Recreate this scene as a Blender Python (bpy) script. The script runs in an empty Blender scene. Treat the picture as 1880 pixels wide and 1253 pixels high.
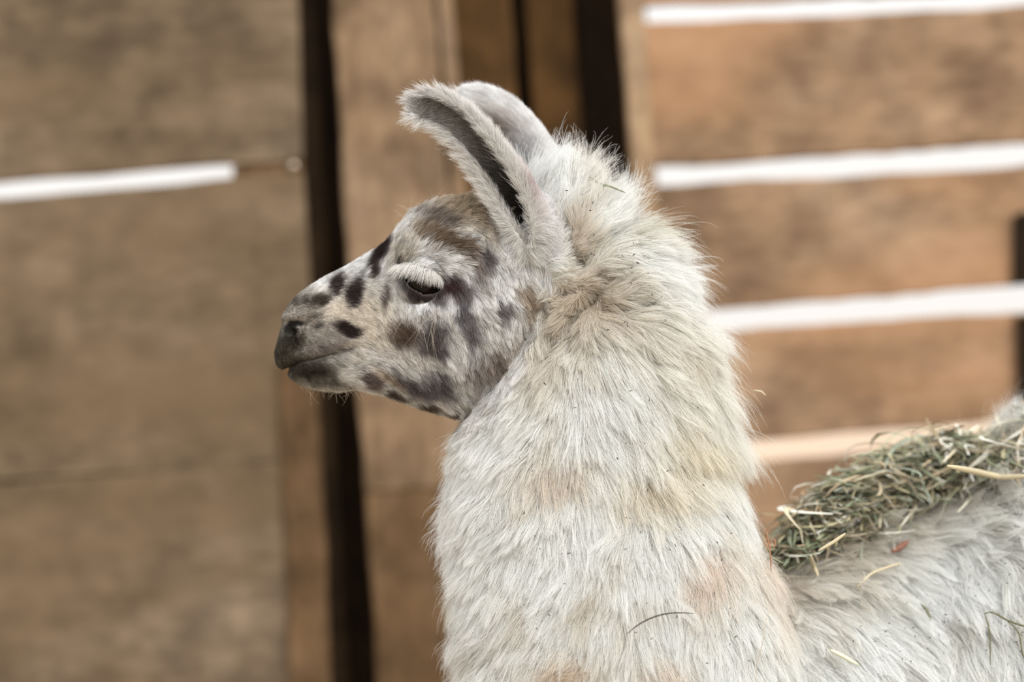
import bpy, bmesh, math, random
import numpy as np
from mathutils import Vector, Matrix, kdtree, bvhtree

rng = np.random.default_rng(7)
random.seed(7)
SC = bpy.context.scene
COL = SC.collection

# ------------------------------------------------------------------ camera, sky, sun, exposure
W, H = 1880.0, 1253.0
LENS, SENSOR = 85.0, 36.0
CAM_D = 2.66                      # metres from the lens to the llama's midplane
CAM_Z = 1.35
ROLL = math.radians(3.9)
FPX = LENS / SENSOR * W           # focal length in pixels
S = CAM_D / FPX                   # metres per pixel in the llama's midplane
RX = np.array([math.cos(ROLL), 0, -math.sin(ROLL)])   # picture right
UP = np.array([math.sin(ROLL), 0, math.cos(ROLL)])    # picture up
FW = np.array([0.0, 1.0, 0.0])
CAM = np.array([0.0, -CAM_D, CAM_Z])

cd = bpy.data.cameras.new('camera')
cam = bpy.data.objects.new('camera', cd)
COL.objects.link(cam)
m = Matrix.Identity(4)
for i in range(3):
    m[i][0], m[i][1], m[i][2], m[i][3] = RX[i], UP[i], -FW[i], CAM[i]
cam.matrix_world = m
cd.lens, cd.sensor_width = LENS, SENSOR
cd.clip_start, cd.clip_end = 0.05, 500
cd.dof.use_dof = True
cd.dof.focus_distance = 2.585
cd.dof.aperture_fstop = 1.55
SC.camera = cam
SC.cycles.denoising_prefilter = 'NONE'     # keeps single hairs crisp

wd = bpy.data.worlds.new('sky')
SC.world = wd
wd.use_nodes = True
nt = wd.node_tree
nt.nodes.clear()
wo = nt.nodes.new('ShaderNodeOutputWorld')
bg = nt.nodes.new('ShaderNodeBackground')
tc = nt.nodes.new('ShaderNodeTexCoord')
sx = nt.nodes.new('ShaderNodeSeparateXYZ')
rp = nt.nodes.new('ShaderNodeValToRGB')
rp.color_ramp.elements[0].position = 0.0
rp.color_ramp.elements[0].color = (0.80, 0.765, 0.73, 1)
rp.color_ramp.elements[1].position = 0.7
rp.color_ramp.elements[1].color = (1.12, 1.14, 1.18, 1)
nt.links.new(tc.outputs['Generated'], sx.inputs[0])
nt.links.new(sx.outputs['Z'], rp.inputs[0])
nt.links.new(rp.outputs[0], bg.inputs[0])
bg.inputs[1].default_value = 1.0
nt.links.new(bg.outputs[0], wo.inputs[0])

sd = bpy.data.lights.new('sun', 'SUN')
sun = bpy.data.objects.new('sun', sd)
COL.objects.link(sun)
sun.location = (2, -3, 5)
sd.energy = 2.8
sd.angle = math.radians(50)
sd.color = (1.0, 0.985, 0.96)
sun.rotation_euler = Vector((-0.45, 0.8, -0.75)).to_track_quat('-Z', 'Y').to_euler()

SC.view_settings.view_transform = 'Standard'
SC.view_settings.look = 'None'
SC.view_settings.gamma = 1.0
SC.view_settings.use_curve_mapping = False
SC.view_settings.exposure = 0.32

# ------------------------------------------------------------------ helpers
def lin(c):
    c = np.asarray(c, float) / 255.0
    return np.where(c <= 0.04045, c / 12.92, ((c + 0.055) / 1.055) ** 2.4)

def lin4(r, g, b):
    return tuple(lin((r, g, b))) + (1.0,)

def loc(u, v, d):
    """the llama's own frame: u right, v down (midplane units), d depth away from the lens -> world"""
    u, v, d = np.broadcast_arrays(np.asarray(u, float), np.asarray(v, float), np.asarray(d, float))
    return (np.array([0, 0, CAM_Z]) + ((u - 940) * S)[..., None] * RX + ((626.5 - v) * S)[..., None] * UP + (d * S)[..., None] * FW)

def pic(u, v, y):
    """point on the plane at world depth y that is seen at u, v"""
    k = (y + CAM_D) / FPX
    return CAM + (y + CAM_D) * FW + (u - 940) * k * RX + (626.5 - v) * k * UP

def uvd(p):
    """world -> u, v as seen (far side of head and neck mirrored to the near side), d in midplane units"""
    q = p - CAM
    y = q[:, 1]
    d = (y - CAM_D) / S
    lu = 940 + (q @ RX) / S
    depth = np.where(lu < 1340, CAM_D - np.abs(y - CAM_D), y)      # head and neck are symmetric
    return 940 + (q @ RX) * FPX / depth, 626.5 - (q @ UP) * FPX / depth, d

def mesh_obj(name, verts, faces, mat=None, parent=None, smooth=True):
    me = bpy.data.meshes.new(name)
    me.from_pydata([tuple(v) for v in verts], [], faces)
    me.update()
    if smooth:
        me.polygons.foreach_set('use_smooth', [True] * len(me.polygons))
    o = bpy.data.objects.new(name, me)
    COL.objects.link(o)
    if mat:
        me.materials.append(mat)
    if parent:
        o.parent = parent
    return o

def centre_origin(o):
    """move an object's origin to the middle of its mesh"""
    me = o.data
    n = len(me.vertices)
    a = np.empty(n * 3, np.float32)
    me.vertices.foreach_get('co', a)
    a = a.reshape(-1, 3)
    c = (a.min(0) + a.max(0)) / 2
    me.vertices.foreach_set('co', (a - c).ravel())
    o.location = c
    me.update()

def tag(o, label, cat, group=None, kind=None):
    if label: o['label'] = label
    if cat: o['category'] = cat
    if group: o['group'] = group
    if kind: o['kind'] = kind
    return o

def empty(name, p):
    o = bpy.data.objects.new(name, None)
    COL.objects.link(o)
    o.location = p
    o.empty_display_size = 0.05
    return o

def newmat(name):
    mt = bpy.data.materials.new(name)
    mt.use_nodes = True
    n = mt.node_tree
    b = n.nodes['Principled BSDF']
    return mt, n, b

# ------------------------------------------------------------------ materials
def wood(name, c0, c1, c2, axis, seed=0.0, rough=0.75, blotch=5.0, accent=None):
    """weathered board: grain along the axis, broad blotches, small dark knots"""
    mt, n, b = newmat(name)
    N, L = n.nodes, n.links
    tcn = N.new('ShaderNodeTexCoord')
    oi = N.new('ShaderNodeObjectInfo')
    add = N.new('ShaderNodeVectorMath'); add.operation = 'ADD'
    mul = N.new('ShaderNodeVectorMath'); mul.operation = 'SCALE'
    cmb = N.new('ShaderNodeCombineXYZ')
    L.new(oi.outputs['Random'], cmb.inputs[0]); L.new(oi.outputs['Random'], cmb.inputs[1]); L.new(oi.outputs['Random'], cmb.inputs[2])
    L.new(cmb.outputs[0], mul.inputs[0]); mul.inputs['Scale'].default_value = 37.0 + seed
    L.new(tcn.outputs['Object'], add.inputs[0]); L.new(mul.outputs[0], add.inputs[1])
    mp = N.new('ShaderNodeMapping')
    mp.inputs['Scale'].default_value = (0.25, 1, 1.0) if axis == 'x' else (1.0, 1, 0.25)
    L.new(add.outputs[0], mp.inputs[0])
    n1 = N.new('ShaderNodeTexNoise'); n1.inputs['Scale'].default_value = 14; n1.inputs['Detail'].default_value = 6
    n2 = N.new('ShaderNodeTexNoise'); n2.inputs['Scale'].default_value = blotch; n2.inputs['Detail'].default_value = 5; n2.inputs['Roughness'].default_value = 0.6
    n3 = N.new('ShaderNodeTexNoise'); n3.inputs['Scale'].default_value = 90; n3.inputs['Detail'].default_value = 3
    n4 = N.new('ShaderNodeTexNoise'); n4.inputs['Scale'].default_value = 13; n4.inputs['Detail'].default_value = 5; n4.inputs['Roughness'].default_value = 0.6
    L.new(mp.outputs[0], n1.inputs[0]); L.new(add.outputs[0], n2.inputs[0]); L.new(mp.outputs[0], n3.inputs[0]); L.new(add.outputs[0], n4.inputs[0])
    r1 = N.new('ShaderNodeValToRGB')
    e = r1.color_ramp.elements
    e[0].position, e[0].color = 0.3, lin4(*c0)
    e[1].position, e[1].color = 0.7, lin4(*c2)
    x = e.new(0.5); x.color = lin4(*c1)
    mixf = N.new('ShaderNodeMath'); mixf.operation = 'MULTIPLY_ADD'
    mixf.inputs[1].default_value = 0.42
    L.new(n1.outputs['Fac'], mixf.inputs[0])
    sc2 = N.new('ShaderNodeMath'); sc2.operation = 'MULTIPLY'; sc2.inputs[1].default_value = 0.58
    L.new(n2.outputs['Fac'], sc2.inputs[0]); L.new(sc2.outputs[0], mixf.inputs[2])
    L.new(mixf.outputs[0], r1.inputs[0])
    # fine grain, then dark specks
    mg = N.new('ShaderNodeMix'); mg.data_type = 'RGBA'; mg.blend_type = 'MULTIPLY'
    rg = N.new('ShaderNodeValToRGB')
    rg.color_ramp.elements[0].position = 0.35; rg.color_ramp.elements[0].color = (0.72, 0.70, 0.68, 1)
    rg.color_ramp.elements[1].position = 0.6; rg.color_ramp.elements[1].color = (1.05, 1.05, 1.05, 1)
    L.new(n3.outputs['Fac'], rg.inputs[0])
    mg.inputs['Factor'].default_value = 0.8
    L.new(r1.outputs[0], mg.inputs[6]); L.new(rg.outputs[0], mg.inputs[7])
    mk = N.new('ShaderNodeMix'); mk.data_type = 'RGBA'; mk.blend_type = 'MULTIPLY'
    rk = N.new('ShaderNodeValToRGB')
    rk.color_ramp.elements[0].position = 0.36; rk.color_ramp.elements[0].color = (0.62, 0.60, 0.60, 1)
    rk.color_ramp.elements[1].position = 0.60; rk.color_ramp.elements[1].color = (1.12, 1.10, 1.08, 1)
    L.new(n4.outputs['Fac'], rk.inputs[0])
    mk.inputs['Factor'].default_value = 0.9
    L.new(mg.outputs[2], mk.inputs[6]); L.new(rk.outputs[0], mk.inputs[7])
    out = mk.outputs[2]
    if accent is not None:
        n5 = N.new('ShaderNodeTexNoise'); n5.inputs['Scale'].default_value = 4.2; n5.inputs['Detail'].default_value = 3
        of = N.new('ShaderNodeVectorMath'); of.operation = 'ADD'; of.inputs[1].default_value = (11, 5, 7)
        L.new(mp.outputs[0], of.inputs[0]); L.new(of.outputs[0], n5.inputs[0])
        mr = N.new('ShaderNodeMapRange'); mr.inputs[1].default_value = 0.48; mr.inputs[2].default_value = 0.68; mr.inputs[4].default_value = 0.75
        L.new(n5.outputs['Fac'], mr.inputs[0])
        ma = N.new('ShaderNodeMix'); ma.data_type = 'RGBA'
        L.new(mr.outputs[0], ma.inputs[0]); L.new(out, ma.inputs[6]); ma.inputs[7].default_value = lin4(*accent)
        out = ma.outputs[2]
    L.new(out, b.inputs['Base Color'])
    b.inputs['Roughness'].default_value = rough
    b.inputs['Specular IOR Level'].default_value = 0.12
    bp = N.new('ShaderNodeBump'); bp.inputs['Strength'].default_value = 0.25; bp.inputs['Distance'].default_value = 0.002
    L.new(n3.outputs['Fac'], bp.inputs['Height']); L.new(bp.outputs[0], b.inputs['Normal'])
    return mt

def attr_mat(name, rough=0.9, spec=0.1, noise=0.0):
    mt, n, b = newmat(name)
    a = n.nodes.new('ShaderNodeAttribute'); a.attribute_name = 'tint'
    n.links.new(a.outputs['Color'], b.inputs['Base Color'])
    b.inputs['Roughness'].default_value = rough
    b.inputs['Specular IOR Level'].default_value = spec
    return mt

def fur_mat(name, transl=0.35):
    mt = bpy.data.materials.new(name)
    mt.use_nodes = True
    n = mt.node_tree
    n.nodes.clear()
    a = n.nodes.new('ShaderNodeAttribute'); a.attribute_name = 'tint'
    d = n.nodes.new('ShaderNodeBsdfDiffuse')
    t = n.nodes.new('ShaderNodeBsdfTranslucent')
    mx = n.nodes.new('ShaderNodeMixShader'); mx.inputs[0].default_value = transl
    o = n.nodes.new('ShaderNodeOutputMaterial')
    n.links.new(a.outputs['Color'], d.inputs[0]); n.links.new(a.outputs['Color'], t.inputs[0])
    n.links.new(d.outputs[0], mx.inputs[1]); n.links.new(t.outputs[0], mx.inputs[2])
    n.links.new(mx.outputs[0], o.inputs[0])
    return mt

def plain(name, rgb, rough=0.6, spec=0.4, metal=0.0):
    mt, n, b = newmat(name)
    N, L = n.nodes, n.links
    no = N.new('ShaderNodeTexNoise'); no.inputs['Scale'].default_value = 60; no.inputs['Detail'].default_value = 4
    mx = N.new('ShaderNodeMix'); mx.data_type = 'RGBA'
    c = lin(rgb)
    mx.inputs[6].default_value = tuple(c * 0.75) + (1,)
    mx.inputs[7].default_value = tuple(np.minimum(c * 1.2, 1)) + (1,)
    L.new(no.outputs['Fac'], mx.inputs[0]); L.new(mx.outputs[2], b.inputs['Base Color'])
    b.inputs['Roughness'].default_value = rough
    b.inputs['Specular IOR Level'].default_value = spec
    b.inputs['Metallic'].default_value = metal
    return mt

M_left = wood('weathered_grey_brown_board', (82, 70, 54), (106, 91, 73), (128, 113, 95), 'x', 1, blotch=3.0, accent=(106, 88, 66))
M_right = wood('orange_brown_board', (112, 92, 70), (140, 115, 91), (163, 140, 117), 'x', 5, blotch=3.5, accent=(168, 128, 94))
M_post = wood('tan_post_board', (104, 85, 64), (126, 105, 82), (144, 123, 101), 'z', 3, blotch=3.5)
M_red = wood('reddish_brown_batten', (82, 62, 42), (100, 79, 56), (118, 97, 74), 'z', 2)
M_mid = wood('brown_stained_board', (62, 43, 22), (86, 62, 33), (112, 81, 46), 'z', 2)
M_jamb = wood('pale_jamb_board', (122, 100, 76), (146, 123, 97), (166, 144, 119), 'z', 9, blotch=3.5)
M_shade = wood('shaded_side_brown', (40, 29, 17), (54, 40, 25), (70, 53, 34), 'z', 6)  # shade at the left plank ends, put into the wood colour
M_dark = wood('dark_shade_board', (26, 17, 7), (36, 25, 12), (48, 35, 19), 'z', 4)  # darkness of recess and gaps put into the wood colour

# ------------------------------------------------------------------ ground
M_earth = plain('trodden_earth', (172, 154, 128), 0.95, 0.1)
fl = mesh_obj('floor', [(-60, -60, 0), (60, -60, 0), (60, 1.6, 0), (-60, 1.6, 0), (-60, -60, -0.1), (60, -60, -0.1), (60, 1.6, -0.1), (-60, 1.6, -0.1)],
              [(0, 1, 2, 3), (4, 7, 6, 5), (0, 4, 5, 1), (1, 5, 6, 2), (2, 6, 7, 3), (3, 7, 4, 0)], M_earth, smooth=False)
fl['kind'] = 'structure'
M_yard = plain('sunlit_pale_yard', (196, 172, 148), 0.95, 0.1)
yd = mesh_obj('ground', [(-90, 1.62, -0.02), (90, 1.62, -0.02), (90, 160, -0.02), (-90, 160, -0.02)], [(0, 1, 2, 3)], M_yard, smooth=False)
yd['kind'] = 'structure'

# ------------------------------------------------------------------ barn wall, board by board
YW = 1.05
wall = empty('wall_back', (0, YW, 0))
wall['kind'] = 'structure'

def board(name, quad, y, thick, mat, along, parent=wall, wob=0.0015, n=24, label=None, ch=0.004):
    """quad: picture corners (tl, tr, br, bl) of the front face on the plane y; long edges wander a little, arrises chamfered"""
    q = [pic(c[0], c[1], y) for c in quad]
    if along == 'x':
        e0, e1 = (q[0], q[1]), (q[3], q[2])
    else:
        e0, e1 = (q[0], q[3]), (q[1], q[2])
    V, F = [], []
    ph = rng.uniform(0, 6.28, 4)
    for i in range(n):
        t = i / (n - 1)
        a = e0[0] * (1 - t) + e0[1] * t
        b = e1[0] * (1 - t) + e1[1] * t
        ax = (b - a) / np.linalg.norm(b - a)
        wa = wob * (math.sin(9 * t + ph[0]) + 0.7 * math.sin(31 * t + ph[1])) + wob * 0.5 * rng.normal()
        wb = wob * (math.sin(8 * t + ph[2]) + 0.7 * math.sin(27 * t + ph[3])) + wob * 0.5 * rng.normal()
        a = a + ax * wa; b = b + ax * wb
        back = FW * thick; c = FW * ch
        V += [a + ax * ch, b - ax * ch, b + c, b + back, a + back, a + c]
    for i in range(n - 1):
        k = 6 * i
        for j in range(6):
            j2 = (j + 1) % 6
            F.append((k + j, k + j2, k + 6 + j2, k + 6 + j))
    F.append(tuple(range(6)))
    F.append(tuple(6 * (n - 1) + j for j in reversed(range(6))))
    o = mesh_obj(name, V, F, mat, None, smooth=False)
    bm = bmesh.new(); bm.from_mesh(o.data); bmesh.ops.recalc_face_normals(bm, faces=bm.faces); bm.to_mesh(o.data); bm.free()
    centre_origin(o)
    o.location = Vector(o.location) - Vector(parent.location)
    o.parent = parent
    if label: o['label'] = label
    return o

def vx(v, x0, slope=0.067):        # picture x of an upright edge that is at x0 on the top border
    return x0 + slope * v

FLOORV = 2300
# left side: three wide horizontal boards, a slit between the upper two
board('plank', [(-700, -560), (530, -640), (555, 293), (-700, 388)], YW, 0.024, M_left, 'x', ch=0.003)
board('plank', [(-700, 415), (557, 320), (588, 844), (-700, 933)], YW, 0.024, M_left, 'x', ch=0.003)
board('plank', [(-700, 933), (588, 844), (622, 1651), (-700, 1740)], YW, 0.024, M_left, 'x', ch=0.003)
board('plank', [(-700, 1744), (622, 1655), (668, FLOORV), (-700, FLOORV + 70)], YW, 0.024, M_left, 'x', ch=0.003)
# batten behind the slit, batten standing on the lower boards
board('batten', [(vx(-600, 424), -600), (vx(-600, 528), -600), (vx(FLOORV, 500), FLOORV), (vx(FLOORV, 405), FLOORV)], YW + 0.046, 0.045, M_red, 'z')
board('batten', [(508, 668), (580, 668), (655, FLOORV), (578, FLOORV)], YW - 0.014, 0.013, M_red, 'z')
board('batten', [(500, -600), (549, -600), (688, FLOORV), (600, FLOORV)], YW + 0.09, 0.04, M_shade, 'z')  # added strip, dark brown in place of the planks' shaded side
board('filler_strip', [(427, 305.5), (553, 293.5), (555, 319.5), (427, 330.5)], YW + 0.007, 0.017, M_red, 'x', wob=0.0003, ch=0.001)
board('batten', [(-700, 915), (560, 828), (562, 860), (-700, 950)], YW + 0.0245, 0.02, M_red, 'x', wob=0.0005)  # added behind the seam to block light leaking through
# post boards
board('post_board', [(vx(-600, 608), -600), (vx(-600, 800), -600), (vx(893, 800), 893), (vx(899, 608), 902)], YW - 0.01, 0.04, M_post, 'z')
board('post_board', [(vx(903, 608), 905), (vx(897, 800), 896), (vx(FLOORV, 800), FLOORV), (vx(FLOORV, 608), FLOORV)], YW - 0.008, 0.04, M_red, 'z')
board('post_board', [(vx(-600, 803), -600), (vx(-600, 829), -600), (vx(FLOORV, 829), FLOORV), (vx(FLOORV, 803), FLOORV)], YW - 0.014, 0.06, M_post, 'z')
# recess with upright boards, deeper in; the darkest carry its shade in their colour
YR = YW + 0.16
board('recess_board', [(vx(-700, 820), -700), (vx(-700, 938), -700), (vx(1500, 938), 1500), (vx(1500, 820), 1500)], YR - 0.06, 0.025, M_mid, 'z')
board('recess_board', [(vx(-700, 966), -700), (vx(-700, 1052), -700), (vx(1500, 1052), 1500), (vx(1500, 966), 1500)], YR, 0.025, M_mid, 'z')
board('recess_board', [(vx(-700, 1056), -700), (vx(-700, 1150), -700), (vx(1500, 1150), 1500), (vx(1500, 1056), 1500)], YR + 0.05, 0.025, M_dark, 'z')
board('backing_board', [(vx(-900, 500), -900), (vx(-900, 830), -900), (vx(FLOORV, 830), FLOORV), (vx(FLOORV, 500), FLOORV)], YR + 0.14, 0.03, M_dark, 'z')  # added to shut out the sky, gap shade in its colour
board('backing_board', [(vx(-900, 832), -900), (vx(-900, 1185), -900), (vx(FLOORV, 1185), FLOORV), (vx(FLOORV, 832), FLOORV)], YR + 0.14, 0.03, M_dark, 'z')  # same behind the recess
# right upright and the four boards of the right side
board('post_board', [(vx(-600, 1137), -600), (vx(-600, 1184), -600), (vx(FLOORV, 1184, 0.062), FLOORV), (vx(FLOORV, 1137), FLOORV)], YW - 0.006, 0.06, M_jamb, 'z')
XR = 2450
def gy(v0, v1, x, x0, x1):
    return v0 + (v1 - v0) * (x - x0) / (x1 - x0)
def rplank(t, b, lab=None):
    # t, b: (x0, v0, x1, v1) of the upper and the lower edge
    return board('plank', [(1178, gy(t[1], t[3], 1178, t[0], t[2])), (XR, gy(t[1], t[3], XR, t[0], t[2])),
                           (XR, gy(b[1], b[3], XR, b[0], b[2])), (1178, gy(b[1], b[3], 1178, b[0], b[2]))], YW + 0.004, 0.028, M_right, 'x', ch=0.003, n=40)
rplank((1175, -560, 1880, -600), (1175, -265, 1880, -305))
rplank((1175, -235, 1880, -275), (1175, 8, 1880, -18))
rplank((1175, 44, 1880, 10), (1190, 306, 1880, 264))
rplank((1190, 343, 1880, 304), (1300, 568, 1880, 524))
rplank((1300, 610, 1880, 572), (1365, 812, 1660, 789))
rplank((1365, 848, 1660, 826), (1365, 1110, 1660, 1088))
rplank((1365, 1140, 1660, 1118), (1365, 1410, 1660, 1388))
rplank((1365, 1440, 1660, 1418), (1365, 1800, 1660, 1778))
rplank((1365, 1830, 1660, 1808), (1365, FLOORV - 20, 1660, FLOORV - 40))
board('shade_block', [(1864, 392), (2010, 384), (2016, 516), (1862, 524)], YW - 0.012, 0.015, M_dark, 'x', label='dark block standing in for a shaded recess at the board end')  # added block, shade of a dark hollow painted as its colour
board('shade_block', [(1868, 578), (2014, 569), (2020, 760), (1872, 770)], YW - 0.012, 0.015, M_dark, 'x', label='dark block standing in for a shaded recess at the board end')  # likewise added, shade painted as its colour
# screw in the slit
V, F = [], []
c0 = pic(538, 306, YW + 0.006)
for k, (r, dy) in enumerate(((0.001, -0.0040), (0.006, -0.0034), (0.0085, -0.001), (0.0085, 0.0), (0.002, 0.001), (0.002, 0.015))):
    for i in range(16):
        a = i * math.pi / 8
        V.append(c0 + RX * r * math.cos(a) + UP * r * math.sin(a) + FW * dy)
for k in range(5):
    for i in range(16):
        F.append((k * 16 + i, k * 16 + (i + 1) % 16, k * 16 + 16 + (i + 1) % 16, k * 16 + 16 + i))
F.append(tuple(range(16)))
M_steel = plain('bright_screw_steel', (170, 155, 140), 0.45, 0.5, 1.0)
sc_ = mesh_obj('screw_head', V, F, M_steel)
centre_origin(sc_); sc_.location = Vector(sc_.location) - Vector(wall.location); sc_.parent = wall
sc_['label'] = 'bright metal screw head in the slit'

# ------------------------------------------------------------------ the llama's body: closed lofts fused into one skin
def loft(rings):
    n = len(rings[0])
    V = np.concatenate(rings)
    F = []
    for i in range(len(rings) - 1):
        for j in range(n):
            j2 = (j + 1) % n
            F.append((i * n + j, i * n + j2, (i + 1) * n + j2, (i + 1) * n + j))
    F.append(tuple(range(n))[::-1])
    F.append(tuple((len(rings) - 1) * n + j for j in range(n)))
    return V, F

def smooth1(a, k):
    if k < 1: return a
    w = np.exp(-0.5 * (np.arange(-3 * k, 3 * k + 1) / k) ** 2); w /= w.sum()
    p = np.concatenate([2 * a[0] - a[3 * k:0:-1], a, 2 * a[-1] - a[-2:-3 * k - 2:-1]])
    return np.convolve(p, w, 'valid')

TH = np.linspace(0, 2 * math.pi, 48, endpoint=False)
def sup(c, s, e):
    return np.sign(c) * np.abs(c) ** (2 / e), np.sign(s) * np.abs(s) ** (2 / e)

lofts = []
# --- head (upright slices along the face, traced profile)
top = np.array([(504, 652), (507, 638), (513, 622), (519, 608), (519, 592), (520, 576), (528, 561), (546, 542), (575, 522), (600, 506), (640, 488), (680, 465), (712, 446), (735, 424), (752, 404), (780, 391), (820, 384), (860, 376), (910, 360), (960, 352), (1020, 370), (1060, 430)])
bot = np.array([(504, 654), (509, 668), (517, 676), (528, 680), (533, 690), (545, 702), (562, 711), (590, 717), (620, 718), (650, 712), (700, 722), (760, 741), (810, 755), (850, 760), (900, 740), (960, 690), (1020, 620), (1060, 500)])
hwk = np.array([(504, 4), (508, 26), (514, 40), (524, 52), (540, 60), (570, 65), (610, 68), (650, 72), (690, 82), (730, 98), (770, 112), (820, 120), (880, 122), (940, 116), (1000, 96), (1060, 40)])
t = np.linspace(0, 1, 90)
us = 504 + (1060 - 504) * (t ** 1.6)
# parametrise the steep muzzle front by x strictly increasing tops
tx = np.maximum.accumulate(top[:, 0] + np.arange(len(top)) * 0.01)
tv = smooth1(np.interp(us, tx, top[:, 1]), 2)
bv = smooth1(np.interp(us, bot[:, 0], bot[:, 1]), 1)
hw = smooth1(np.interp(us, hwk[:, 0], hwk[:, 1]), 2)
rings = []
for u, a, b, w in zip(us, tv, bv, hw):
    c, s = sup(np.cos(TH), np.sin(TH), 2.35)
    mid, hh = (a + b) / 2, max((b - a) / 2, 1)
    vv = mid + hh * s
    nar = np.where(s < 0, 1 - 0.30 * (-s) ** 1.5 * np.clip((u - 560) / 120, 0.2, 1), 1 - 0.22 * s ** 2)
    rings.append(loc(np.full_like(c, u), vv, w * c * nar))
lofts.append(loft(rings))
# --- neck (level slices from the poll down into the chest)
nl = np.array([(318, 1034), (326, 1000), (345, 972), (372, 952), (420, 945), (520, 950), (620, 938), (700, 892), (760, 862), (820, 845), (880, 832), (940, 829), (1000, 834), (1100, 842), (1253, 855), (1400, 880), (1600, 960), (1760, 1090)])
nr = np.array([(318, 1052), (326, 1074), (345, 1094), (372, 1116), (420, 1166), (520, 1236), (620, 1284), (700, 1304), (780, 1318), (850, 1334), (950, 1362), (1050, 1402), (1150, 1432), (1253, 1450), (1400, 1500), (1600, 1560), (1760, 1500)])
nd = np.array([(318, 18), (326, 45), (345, 66), (372, 86), (420, 112), (520, 130), (620, 136), (760, 142), (900, 162), (1100, 192), (1253, 208), (1500, 240), (1700, 220), (1760, 120)])
rings = []
for v in np.linspace(318, 1760, 110):
    l, r, d = np.interp(v, nl[:, 0], nl[:, 1]), np.interp(v, nr[:, 0], nr[:, 1]), np.interp(v, nd[:, 0], nd[:, 1])
    c, s = sup(np.cos(TH), np.sin(TH), 2.15)
    rings.append(loc((l + r) / 2 + (r - l) / 2 * c, np.full_like(c, v), d * s))
lofts.append(loft(rings))
# --- trunk (upright slices along the back; swings a little away from the lens)
BT = np.array([(1200, 1330), (1260, 1200), (1340, 1110), (1430, 1050), (1500, 1005), (1600, 955), (1700, 900), (1800, 830), (1860, 755), (1930, 705), (2050, 690), (2250, 735), (2450, 830), (2560, 980), (2600, 1120)])
BB = np.array([(1200, 1500), (1260, 1720), (1340, 1840), (1500, 1900), (1800, 1900), (2100, 1860), (2400, 1760), (2560, 1550), (2600, 1300)])
BH = np.array([(1200, 60), (1260, 150), (1340, 210), (1430, 245), (1500, 262), (1700, 300), (2000, 320), (2300, 300), (2500, 230), (2600, 90)])
BC = 330.0
def trunk_mid(u):
    return 40 + (BC - 40) * np.clip((u - 1200) / 480, 0, 1)
rings = []
for u in np.linspace(1200, 2600, 90):
    a, b, w = np.interp(u, BT[:, 0], BT[:, 1]), np.interp(u, BB[:, 0], BB[:, 1]), np.interp(u, BH[:, 0], BH[:, 1])
    c, s = sup(np.cos(TH), np.sin(TH), 2.2)
    cc = trunk_mid(u)
    kk = (CAM_D + cc * S) / CAM_D          # traced outline carried out to the trunk's distance
    nar = np.where(s < 0, 1 - 0.18 * (-s) ** 2, 1)
    rings.append(loc(np.full_like(c, 940 + (u - 940) * kk), 626.5 + ((a + b) / 2 - 626.5) * kk + (b - a) / 2 * s, cc + w * c * nar))
lofts.append(loft(rings))
# --- legs and tail (below and right of the picture), down to the floor
def tube(pts, e=2.0, n=20):
    th = np.linspace(0, 2 * math.pi, n, endpoint=False)
    rr = []
    for (u, v, d, ru, rd) in pts:
        rr.append(loc(u + ru * np.cos(th), np.full(n, float(v)), d + rd * np.sin(th)))
    return loft(rr)
def floor_v(u):                    # v at which the floor lies below u
    return 626.5 + (CAM_Z / S - (u - 940) * math.sin(ROLL)) / math.cos(ROLL)
for d0 in (150, 490):
    f = floor_v(1420)
    lofts.append(tube([(1440, 1600, d0, 150, 90), (1430, 1850, d0, 105, 75), (1420, 2050, d0, 70, 55), (1425, 2280, d0, 52, 48), (1420, 2340, d0, 54, 50), (1420, f - 240, d0, 36, 34), (1418, f - 90, d0, 36, 34), (1400, f - 50, d0, 48, 40), (1385, f - 1, d0, 62, 45)]))
    f = floor_v(2420)
    lofts.append(tube([(2360, 1450, d0, 210, 110), (2370, 1750, d0, 160, 90), (2370, 1960, d0, 95, 62), (2440, 2180, d0, 62, 48), (2475, 2290, d0, 56, 44), (2450, f - 260, d0, 38, 34), (2430, f - 90, d0, 36, 34), (2405, f - 50, d0, 48, 40), (2390, f - 1, d0, 62, 45)]))
lofts.append(tube([(2540, 930, BC, 50, 50), (2600, 960, BC, 48, 48), (2640, 1050, BC, 50, 50), (2655, 1200, BC, 46, 46), (2655, 1330, BC, 20, 20)]))

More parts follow.
